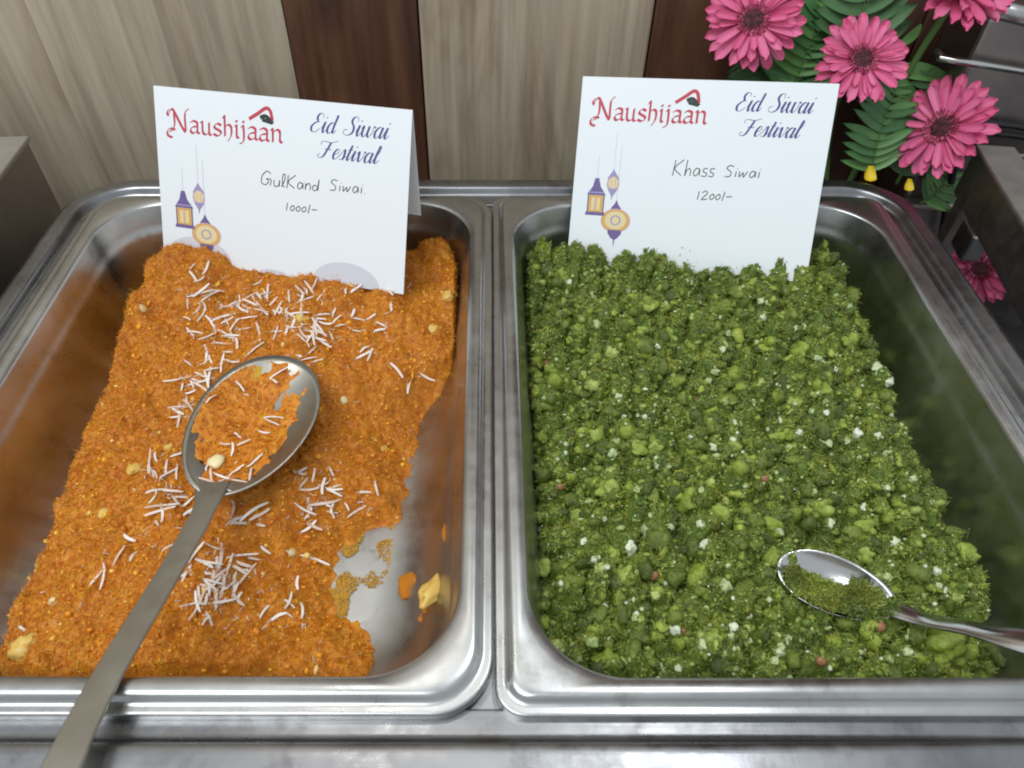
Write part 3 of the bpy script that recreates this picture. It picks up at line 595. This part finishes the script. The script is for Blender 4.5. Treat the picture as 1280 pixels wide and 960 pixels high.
HW_ = {
 'G': (1.25, [[(.95, 1.5), (.55, 1.75), (.12, 1.2), (.1, .4), (.5, .15), (.8, .6), (.55, .85), (1.0, .8), (.98, .1)]]), 'u': (.75, [[(.05, .8), (.1, .2), (.32, .05), (.55, .3), (.6, .85), (.62, .1)]]),
 'l': (.5, [[(.1, .1), (.35, 1.0), (.3, 1.6), (.12, 1.4), (.18, .3), (.4, .1)]]), 'K': (1.05, [[(.15, 1.55), (.12, .0)], [(.85, 1.6), (.2, .75), (.85, .05)]]), 'k': (1.0, [[(.15, 1.3), (.12, .0)], [(.8, 1.25), (.2, .6), (.85, .05)]]),
 'a': (.75, [[(.55, .7), (.25, .8), (.08, .35), (.28, .05), (.52, .4), (.56, .75), (.62, .08)]]), 'n': (.7, [[(.08, .8), (.1, .05), (.15, .55), (.4, .8), (.55, .55), (.56, .05)]]), 'd': (.8, [[(.5, .55), (.2, .65), (.08, .25), (.3, .02), (.55, .4), (.62, 1.35), (.6, .05)]]),
 'S': (.9, [[(.75, 1.25), (.4, 1.4), (.15, 1.05), (.6, .6), (.55, .12), (.1, .08)]]), 'i': (.4, [[(.15, .75), (.17, .05)], [(.2, 1.1), (.24, 1.04)]]), 'w': (.95, [[(.05, .75), (.12, .1), (.4, .6), (.5, .08), (.78, .75)]]), 'h': (.75, [[(.12, 1.6), (.12, .05), (.2, .55), (.42, .75), (.56, .5), (.56, .05)]]),
 's': (.6, [[(.5, .8), (.2, .8), (.15, .5), (.45, .35), (.4, .05), (.05, .08)]]), '1': (.45, [[(.2, 1.1), (.18, .0)]]), '2': (.7, [[(.05, .9), (.3, 1.15), (.5, .85), (.1, .05), (.6, .1)]]), '0': (.55, [[(.3, .8), (.08, .45), (.22, .08), (.45, .3), (.42, .7), (.25, .8)]]), '/': (.4, [[(.25, 1.15), (.15, -.05)]]), '-': (.6, [[(.05, .5), (.55, .55)]]), '.': (.3, [[(.1, .08), (.15, .02)]])}
def text_strokes(txt, font, space=.7):
    out = []; x = 0
    for ch in txt:
        if ch == ' ': x += space; continue
        adv, st = font[ch]
        for s_ in st: out.append([(x + a, b) for a, b in s_])
        x += adv
    return out, x
def ink(e, name, strokes, org, sx, sy, mode, nib, mat, skew=0, rise=0):
    """pen strokes as a thin layer of ink on the card face; org = (x, z) of the baseline start in card metres"""
    v = []; f = []; lay = 0
    for st in strokes:
        pts = crom(st, 7) if len(st) > 2 else [np.array(st[0], float) + (np.array(st[1], float) - np.array(st[0], float)) * t for t in (0, .5, 1)]
        pts = [np.array((org[0] + (p[0] + skew * p[1]) * sx, org[1] + p[1] * sy + rise * p[0] * sx)) for p in pts]; n = len(pts); A = []
        for i, p in enumerate(pts):
            d = pts[min(i + 1, n - 1)] - pts[max(i - 1, 0)]; d /= np.linalg.norm(d) + 1e-12
            if mode == 'broad':
                h = np.array((math.cos(.75), math.sin(.75))) * nib / 2; pr = abs(d[0] * h[1] - d[1] * h[0]); nn = np.array((-d[1], d[0]))
                h = h if h @ nn > 0 else -h
                if pr < nib * .14: h = nn * nib * .14
            elif mode == 'script': h = np.array((-d[1], d[0])) * nib * (.22 + .78 * max(0, -d[1]) ** 1.5) / 2
            else: h = np.array((-d[1], d[0])) * nib / 2
            A.append((p + h, p - h))
        b0 = len(v); yy = -.00012 - lay * 4e-6; lay = (lay + 1) % 25
        for a, b in A: v += [(a[0], yy, a[1]), (b[0], yy, b[1])]
        for i in range(n - 1): f.append((b0 + 2 * i, b0 + 2 * i + 1, b0 + 2 * i + 3, b0 + 2 * i + 2))
    return mk(name, v, f, mat, e, False)
def rotm(a, b, c): return Matrix.Rotation(a, 3, 'Z') @ Matrix.Rotation(b, 3, 'X') @ Matrix.Rotation(c, 3, 'Y')
def tent(p, words, label, domes, back_len, back_ang, ext):
    X, Y, Z, a, b, c, w, h = p; R = rotm(a, b, c); org = Vector((X, Y, Z)) - R.col[0] * w
    e = tag(empty('tent_card', mat=Matrix.Translation(org) @ R.to_4x4()), label, 'card', 'printed name cards on the pans')
    th_ = .00035
    bev = [(0, 0, -ext), (w, 0, -ext), (w, 0, h), (0, 0, h)]
    v = bev + [(q[0], th_, q[2]) for q in bev]; mk('front_panel', v, [(0, 1, 2, 3), (7, 6, 5, 4), (0, 4, 5, 1), (1, 5, 6, 2), (3, 7, 4, 0)], M_card, e, False)
    dy, dz = math.sin(back_ang) * back_len, -math.cos(back_ang) * back_len
    q = [(0, th_, h), (w, th_, h), (w, th_ + dy, h + dz), (0, th_ + dy, h + dz)]
    v = q + [(r[0], r[1] + .0004, r[2] + .0002) for r in q]; mk('back_panel', v, [(0, 1, 2, 3), (7, 6, 5, 4), (0, 4, 5, 1), (1, 5, 6, 2), (2, 6, 7, 3), (3, 7, 4, 0)], M_card, e, False)
    uz = lambda u, vv: (u * w, (1 - vv) * h)
    st, L = text_strokes('Naushijaan', BL_); x0 = .063 * w; k = (.523 - .063) * w / L
    ink(e, 'printed_logo_lettering', st, uz(.063, .238), k, .068 * h, 'broad', .0017, INK['red'], 0, .0)
    # swoosh and dark plume over the logo
    ink(e, 'printed_logo_swoosh', [[(.388, .128), (.425, .092), (.455, .062), (.472, .075), (.480, .125)]], (0, h), w, -h, 'pen', .0020, INK['red'])
    ink(e, 'printed_logo_plume', [[(.432, .115), (.455, .105), (.482, .140)], [(.44, .124), (.475, .135)]], (0, h), w, -h, 'pen', .0022, INK['black'])
    st, L = text_strokes('Eid Siwai', SC_, .8); ink(e, 'printed_title_lettering', st, uz(.622, .160), .305 * w / (L + .3), .058 * h, 'script', .00125, INK['navy'], .30)
    st, L = text_strokes('Festival', SC_); ink(e, 'printed_title_lettering', st, uz(.658, .294), .235 * w / (L + .3), .055 * h, 'script', .00125, INK['navy'], .30)
    for txt, u0, u1, vv, sz in words:
        st, L = text_strokes(txt, HW_, .8); ink(e, 'handwriting', st, uz(u0, vv), (u1 - u0) * w / L, sz * h, 'pen', .00052, INK['pen'], .08, .02)
    def poly(name, parts):
        V = []; Fc = []; mi = []; ml = []
        for k, (col, pts) in enumerate(parts):
            b0 = len(V); V += [(u * w, -.00010 - k * 1.2e-5, (1 - vv) * h) for u, vv in pts]; Fc.append(tuple(range(b0, len(V))))
            if INK[col] not in ml: ml.append(INK[col])
            mi.append(ml.index(INK[col]))
        obj(name, mesh(name, V, Fc, False, ml, mi), e)
    ell = lambda cu, cv, a, b, t0=0, t1=360, n=28: [(cu + a * math.cos(math.radians(t0 + (t1 - t0) * i / n)), cv + b * math.sin(math.radians(t0 + (t1 - t0) * i / n))) for i in range(n if t1 - t0 >= 360 else n + 1)]
    rc = lambda u0, v0, u1, v1: [(u0, v0), (u1, v0), (u1, v1), (u0, v1)]
    for cu, cv, a_, b_ in domes: poly('printed_dome', [('dome', ell(cu, cv, a_, b_, 180, 360))])
    poly('printed_lantern', [('grey', rc(.100, .44, .1015, .585)), ('purple', [(.088, .60), (.092, .575), (.108, .575), (.113, .60), (.118, .625), (.137, .66), (.142, .675), (.062, .675), (.068, .66), (.084, .625)]), ('lilac', rc(.070, .655, .135, .664)), ('amber', rc(.069, .676, .135, .775)), ('cream', rc(.083, .69, .098, .765)), ('cream', rc(.106, .69, .121, .765)), ('rose', rc(.0995, .677, .1035, .775)), ('purple', rc(.0665, .676, .0715, .776)), ('purple', rc(.1335, .676, .1385, .776)), ('purple', [(.064, .775), (.141, .775), (.146, .795), (.060, .795)])])
    poly('printed_lantern', [('grey', rc(.166, .30, .1675, .52)), ('lilac', [(.160, .535), (.167, .515), (.174, .535), (.190, .565), (.194, .58), (.143, .58), (.146, .565)]), ('rose', ell(.1685, .605, .026, .045)), ('cream', ell(.1685, .60, .019, .036)), ('lilac', rc(.160, .572, .1615, .64)), ('lilac', rc(.176, .572, .1775, .64)), ('lilac', [(.147, .632), (.190, .632), (.182, .652), (.172, .672), (.168, .700), (.164, .672), (.155, .652)])])
    poly('printed_lantern', [('grey', rc(.190, .38, .1915, .71)), ('purple', [(.184, .72), (.191, .695), (.198, .72), (.212, .745), (.219, .765), (.166, .765), (.171, .745)]), ('rose', ell(.194, .820, .063, .072)), ('amber', ell(.194, .820, .058, .066)), ('cream', ell(.194, .818, .046, .054)), ('lilac', ell(.194, .818, .022, .030)), ('cream', ell(.194, .818, .016, .023)), ('purple', [(.165, .876), (.223, .876), (.224, .895), (.210, .922), (.198, .935), (.195, .985), (.192, .935), (.178, .922), (.165, .895)])])
    return e
pl = [-0.052, 0.3434, -0.0171, -0.3014, -0.472, -0.0493, 0.1673, 0.1046]
pr = [0.194, 0.3587, -0.0074, -0.2785, -0.5545, -0.0865, 0.1473, 0.1035]
tent(pl, [('GulKand', .428, .665, .487, .048), ('Siwai.', .70, .845, .468, .045), ('1000/-', .525, .655, .612, .042)], 'white folded name card standing in the orange halwa', [(.155, 1.0, .15, .16), (.772, 1.0, .135, .135), (.475, 1.0, .06, .03)], .064, .36, .0)
tent(pr, [('Khass', .405, .58, .536, .058), ('Siwai', .615, .762, .528, .048), ('1200/-', .515, .66, .664, .044)], 'white folded name card standing in the green sweet', [], .075, .25, .010)
# ------------------------------------------------------------------ gerberas and foliage
def petal_mesh(L, w, cup, droop, seed):
    r = random.Random(seed); V = []; Fq = []; nu, nv = 12, 4
    for i in range(nu + 1):
        t = i / nu; wd = w * (.42 + .58 * math.sin(min(1, t * 1.15) * math.pi * .55)) * (1 if t < .86 else math.sqrt(max(.12, 1 - ((t - .86) / .145) ** 2)))
        for j in range(nv + 1):
            s_ = j / nv * 2 - 1; tipn = -.05 * L * (1 - abs(abs(s_) - .5) * 2) if i == nu else 0
            V.append((s_ * wd, t * L - tipn * .5, cup * L * (s_ * s_) * .25 + droop * L * t * t + .012 * L * math.cos(s_ * 9)))
    for i in range(nu):
        for j in range(nv): a = i * (nv + 1) + j; Fq.append((a, a + 1, a + nv + 2, a + nv + 1))
    n = len(V); V += [(a, b, c - .0004) for a, b, c in V]; Fq += [tuple(n + k for k in q[::-1]) for q in Fq[:]]
    return V, Fq
s = Mat('petal_pink').set(Roughness=.5, Subsurface_Weight=.15, Subsurface_Radius=(.004, .001, .002))
vs = s.noise(1, 3, s.coords((900, 40, 40)))
s.col(s.mix(.55, s.ramp(s.objrand(), [(0, (.76, .09, .27)), (.5, (.85, .15, .36)), (1, (.90, .25, .46))]), s.ramp(vs, [(.35, (.68, .07, .19)), (.65, (.88, .25, .40))]))); s.bump(vs, .3, .0004); M_pet = s.m
s = Mat('gerbera_heart').set(Roughness=.7); s.col(s.ramp(s.noise(500, 4), [(.4, (.03, .006, .010)), (.65, (.15, .02, .04))])); s.bump(s.noise(900, 3), 1, .001); M_heart = s.m
s = Mat('gerbera_fringe').set(Roughness=.6); s.col(s.ramp(s.island(), [(0, (.30, .03, .08)), (.6, (.62, .10, .20)), (1, (.78, .30, .36))])); M_fr = s.m
s = Mat('leaf_green').set(Roughness=.4); s.col(s.ramp(s.mix(.5, s.noise(60, 4), s.objrand()), [(.3, (.05, .16, .05)), (.7, (.15, .33, .09))])); M_leaf = s.m
M_leaf2 = plain('leaf_dull', (.075, .17, .06), .5); M_stem = plain('stem_green', (.10, .19, .05), .5)
PM = [[mesh('petal', *petal_mesh(1.0, .135, .5, dr, k), True, [M_pet]) for k in range(3)] for dr in (-.06, .02, .16)]
def gerbera(loc, nrm, R, label, stem_to, petals=(22, 18, 9), seed=1):
    r = random.Random(seed); nv = Vector(nrm).normalized(); q = nv.to_track_quat('Z', 'Y').to_matrix().to_4x4()
    e = tag(empty('gerbera', mat=Matrix.Translation(loc) @ q), label, 'flower', 'pink gerberas behind the chafing dish')
    for ring, (n, rad, z) in enumerate(zip(petals, (1.0, .86, .62), (0, .05, .09))):
        for k in range(n):
            a = 2 * math.pi * (k + .5 * (ring % 2) + r.uniform(-.22, .22)) / n; L = R * rad * r.uniform(.92, 1.04)
            o = obj('petal', r.choice(PM[ring]), e)
            o.matrix_local = Matrix.Rotation(a, 4, 'Z') @ Matrix.Translation((0, R * .16, z * R + r.uniform(-.01, .02) * R)) @ Matrix.Rotation(r.gauss(.08 - ring * .02, .10), 4, 'X') @ Matrix.Rotation(r.gauss(0, .16), 4, 'Y') @ Matrix.Diagonal((L * .82, L * .84, L * .84, 1))
    # heart: dome with a fringe of stubby florets
    V = [];
    nr, na = 8, 24
    loops = []
    for i in range(nr + 1):
        t = i / nr * .98; loops.append([(R * .25 * (1 - t) * math.cos(6.2832 * j / na), R * .25 * (1 - t) * math.sin(6.2832 * j / na), R * (.12 + .05 * math.sin(t * 2.4))) for j in range(na)])
    v, f = loft(loops, True); mk('flower_heart', v, f, M_heart, e)
    n = 260; an = rng.uniform(0, 6.2832, n); rr = R * rng.uniform(.19, .31, n); P = np.column_stack((np.cos(an) * rr, np.sin(an) * rr, np.full(n, R * .13))); D = np.column_stack((np.cos(an) * .9, np.sin(an) * .9, np.full(n, .8))) + rng.normal(size=(n, 3)) * .25; D /= np.linalg.norm(D, axis=1, keepdims=True)
    v, f = strands(P, D, np.full(n, R * .12), np.full(n, R * .016), .1); o = mk('floret_fringe', v, f, M_fr, e); o['kind'] = 'stuff'
    inv = (Matrix.Translation(loc) @ q).inverted(); a = Vector(loc) - nv * .002; b = Vector(stem_to)
    pts = [inv @ (a * (1 - t) ** 2 + (a - nv * .06) * 2 * t * (1 - t) + b * t * t) for t in np.linspace(0, 1, 9)]
    v, f = tube(pts, .0022, 8); mk('stem', v, f, M_stem, e)
    return e
FB = (.27, .495, ZC + .03)
def at(px, py, Y):
    d = FW + np.array((1, 0, 0)) * (px - 612) / 920 - UP * (py - 480) / 920
    return Vector(np.array((0, 0, H)) + d * Y / d[1])
gerbera(at(941, 27, .50), (-.25, -.75, .62), .0315, 'pink gerbera highest behind the green sweet card, over dark plank', FB, seed=1)
gerbera(at(1076, 76, .472), (-.05, -.72, .70), .0285, 'pink gerbera at the corner of the green sweet card', FB, seed=2)
gerbera(at(1180, 160, .462), (-.80, -.44, .44), .0325, 'pink gerbera leaning beside the dark steel side panel', (.30, .50, ZC + .03), seed=3)
gerbera(at(1200, -10, .485), (.05, -.35, .95), .0310, 'pink gerbera in front of the far dark steel box', FB, seed=4)
gerbera(at(1225, 338, .44), (-.5, -.45, .75), .0280, 'pink gerbera lying low on the counter under steel panel', (.42, .5, ZC + .004), seed=5)
def leaflet(L=1, w=.16):
    V = []; Fq = []
    for i in range(7):
        t = i / 6; wd = w * math.sin(math.pi * min(1, .10 + t * .9)) ** .7 * (1 - .25 * t) if i < 6 else .004
        for j, s_ in enumerate((-1, 0, 1)): V.append((s_ * wd, t * L, .06 * abs(s_) - .12 * t * t))
    for i in range(6):
        for j in range(2): a = i * 3 + j; Fq.append((a, a + 1, a + 4, a + 3))
    n = len(V); V += [(a, b, c - .012) for a, b, c in V]; Fq += [tuple(n + k for k in q[::-1]) for q in Fq[:]]
    return V, Fq
LF = [mesh('leaflet', *leaflet(1, .15), True, [M_leaf]), mesh('leaflet', *leaflet(1, .19), True, [M_leaf2])]
def frond(pts, n, ll, label, kind=0, face=(0, -.8, .6), seed=0):
    r = random.Random(seed); P = [Vector(p) for p in crom([Vector(p) for p in pts], 8)]; base = P[0]
    e = tag(empty('fern_frond', base), label, 'fern', 'fern fronds among the gerberas'); v, f = tube([p - base for p in P], [.0013 * (1 - .7 * i / len(P)) for i in range(len(P))], 6); mk('stalk', v, f, M_stem, e)
    fc = Vector(face).normalized()
    for k in range(n):
        t = .12 + .86 * k / (n - 1); i = min(len(P) - 2, int(t * (len(P) - 1))); c = P[i].lerp(P[i + 1], t * (len(P) - 1) - i); d = (P[i + 1] - P[i]).normalized(); L = ll * math.sin(math.pi * (.22 + .74 * t)) ** .8 + .003
        for sgn in (-1, 1):
            lat = d.cross(fc).normalized() * sgn; dr = (lat * .9 + d * .42 + fc * r.uniform(-.15, .2)).normalized(); nz_ = (fc - dr * fc.dot(dr)).normalized(); xa = dr.cross(nz_)
            R = Matrix((xa, dr, nz_)).transposed().to_4x4(); o = obj('leaflet', LF[kind], e); o.matrix_local = Matrix.Translation(c - base) @ R @ Matrix.Diagonal((L * .95, L, L, 1))
    return e
frond([at(1086, 226, .465), at(1100, 165, .472), at(1122, 105, .49)], 12, .024, 'green fern frond rising beside the card below the gerbera', 0, seed=1)
frond([at(985, 130, .495), at(1010, 60, .50), at(1045, -15, .51)], 12, .034, 'tall fern frond between the two upper gerberas', 0, seed=2)
frond([at(1120, 230, .475), at(1150, 170, .485), at(1160, 90, .50)], 10, .022, 'fern frond behind the gerbera leaning by the steel panel', 1, seed=3)
frond([at(1060, 120, .495), at(1075, 40, .50), at(1085, -40, .505)], 9, .036, 'broad fern frond standing behind the middle gerbera', 1, seed=4)
frond([at(960, 140, .50), at(955, 95, .505), at(930, 60, .512)], 8, .026, 'short fern frond behind the top edge of card', 1, seed=5)
frond([at(1150, 255, .47), at(1175, 235, .475), at(1190, 200, .49)], 8, .018, 'small fern sprig drooping behind the pan corner', 0, seed=6)
def blade(pts, w, label, seed):
    P = [Vector(p) for p in crom([Vector(p) for p in pts], 8)]; base = P[0]; V = []; Fq = []; fc = Vector((0, -.75, .65)).normalized(); n = len(P)
    for i, p in enumerate(P):
        t = i / (n - 1); d = (P[min(i + 1, n - 1)] - P[max(i - 1, 0)]).normalized(); la = d.cross(fc).normalized(); wd = w * math.sin(math.pi * (.06 + .92 * t)) ** .8
        for s_ in (-1, -.5, 0, .5, 1): V.append(p - base + la * wd * s_ + fc * (abs(s_) * wd * .25))
    for i in range(n - 1):
        for j in range(4): a = i * 5 + j; Fq.append((a, a + 1, a + 6, a + 5))
    k = len(V); V += [q - fc * .0004 for q in V[:k]]; Fq += [tuple(k + a for a in q[::-1]) for q in Fq[:]]
    return tag(mk('leaf', V, Fq, M_leaf, None), label, 'leaf').__setattr__('location', base)
blade([at(1118, 88, .50), at(1150, 90, .50), at(1193, 100, .505)], .006, 'single broad green leaf just above the leaning gerbera', 1)
blade([at(1120, 60, .50), at(1140, 45, .505), at(1152, 30, .51)], .003, 'narrow pale green leaf tip beside the middle gerbera', 2)
blade([at(1112, 110, .49), at(1130, 112, .49), at(1150, 120, .50)], .006, 'short green leaf tucked behind the middle gerbera', 3)
M_yel = plain('yellow_petal', (.80, .58, .02), .5)
for px, py, k, lab in ((1084, 213, 1, 'small yellow petal behind pan rim below the fern'), (1133, 226, .8, 'smaller yellow petal behind the curved pan corner')):
    V, Fq = petal_mesh(.010 * k, .0042 * k, 1.2, .3, 5); o = mk('yellow_petal', V, Fq, M_yel); o.matrix_world = Matrix.Translation(at(px, py + 9, .458)) @ Matrix.Rotation(math.radians(62), 4, 'X') @ Matrix.Translation((0, .008 * k, 0)) @ Matrix.Rotation(math.pi, 4, 'Z'); tag(o, lab, 'petal')
# ------------------------------------------------------------------ neighbouring steel things
a = place(32, 171, .017); b = place(0, 214, .017); dx = (b - a)[:2] / np.linalg.norm((b - a)[:2])
e = tag(empty('steel_stand', (a[0], a[1], ZC)), 'dark steel box corner standing beside the orange halwa pan', 'stand')
e.rotation_euler = (0, 0, math.atan2(dx[1], dx[0]) + math.pi / 2)
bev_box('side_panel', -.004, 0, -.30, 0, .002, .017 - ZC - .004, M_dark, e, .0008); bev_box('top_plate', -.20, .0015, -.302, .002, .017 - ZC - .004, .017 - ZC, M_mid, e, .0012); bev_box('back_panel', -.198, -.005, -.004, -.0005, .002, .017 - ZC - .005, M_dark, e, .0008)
bev_box('rail', 0.0003, .006, -.28, -.004, .045, .06, M_dark, e, .002)
a = place(1222, 181, .020); b = place(1281, 277, .020); dx = (b - a)[:2] / np.linalg.norm((b - a)[:2])
e = tag(empty('steel_side_stand', (a[0], a[1], ZC)), 'brown reflecting steel side panel with grey top edge beside the green sweet pan', 'stand')
e.rotation_euler = (0, 0, math.atan2(dx[1], dx[0]) + math.pi / 2)
zt = .020 - ZC
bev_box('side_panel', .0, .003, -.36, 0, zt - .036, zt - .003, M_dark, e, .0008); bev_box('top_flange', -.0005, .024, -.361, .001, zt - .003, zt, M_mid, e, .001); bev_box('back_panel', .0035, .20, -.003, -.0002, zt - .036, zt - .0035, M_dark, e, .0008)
bev_box('bracket', -.001, .012, -.052, -.03, zt - .058, zt - .037, M_pan, e, .002); bev_box('leg', .002, .014, -.016, -.004, .0, zt - .0365, M_dark, e, .001); bev_box('leg', .002, .014, -.35, -.336, .0, zt - .0365, M_dark, e, .001)
e = tag(empty('far_steel_box', (.50, .495, ZC)), 'dark steel box with bright rod handle behind the gerberas', 'box'); 
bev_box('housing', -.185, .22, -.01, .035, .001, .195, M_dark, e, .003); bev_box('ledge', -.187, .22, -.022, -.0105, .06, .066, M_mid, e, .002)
A = at(1173, 72, .476); B = at(1290, 91, .476); v, f = tube([A - e.location, (A + (B - A) * .5) - e.location, (A + (B - A) * 1.6) - e.location], .0022, 10); mk('rod_handle', v, f, M_spoon2, e)
for q in (A + (B - A) * .06, A + (B - A) * 1.4):
    v, f = tube([q - e.location, q + Vector((0, .012, 0)) - e.location], .0018, 8); mk('handle_post', v, f, M_dark, e)
A = at(1238, 8, .485); B = at(1300, 24, .485); v, f = tube([A - e.location, B - e.location, B + (B - A) * 2 - e.location], .006, 14); mk('top_rail', v, f, M_pan, e)
M_blk = plain('black_rubber', (.012, .012, .014), .45)
for k, (dy, lab) in enumerate(((0, 'upper black cable behind the steel side panel'), (12, 'lower black cable behind the steel side panel'))):
    P = [at(1215, 152 + dy, .478), at(1245, 155 + dy, .478), at(1290, 162 + dy, .475), at(1380, 190 + dy, .46), at(1420, 330 + dy, .45)]; P.insert(0, at(1200, 168 + dy, .479)); P.insert(0, Vector((.36, .475, ZC + .004)))
    v, f = tube([Vector(q) for q in crom(P, 6)], .0022, 8); tag(mk('cable', v, f, M_blk), lab, 'cable')
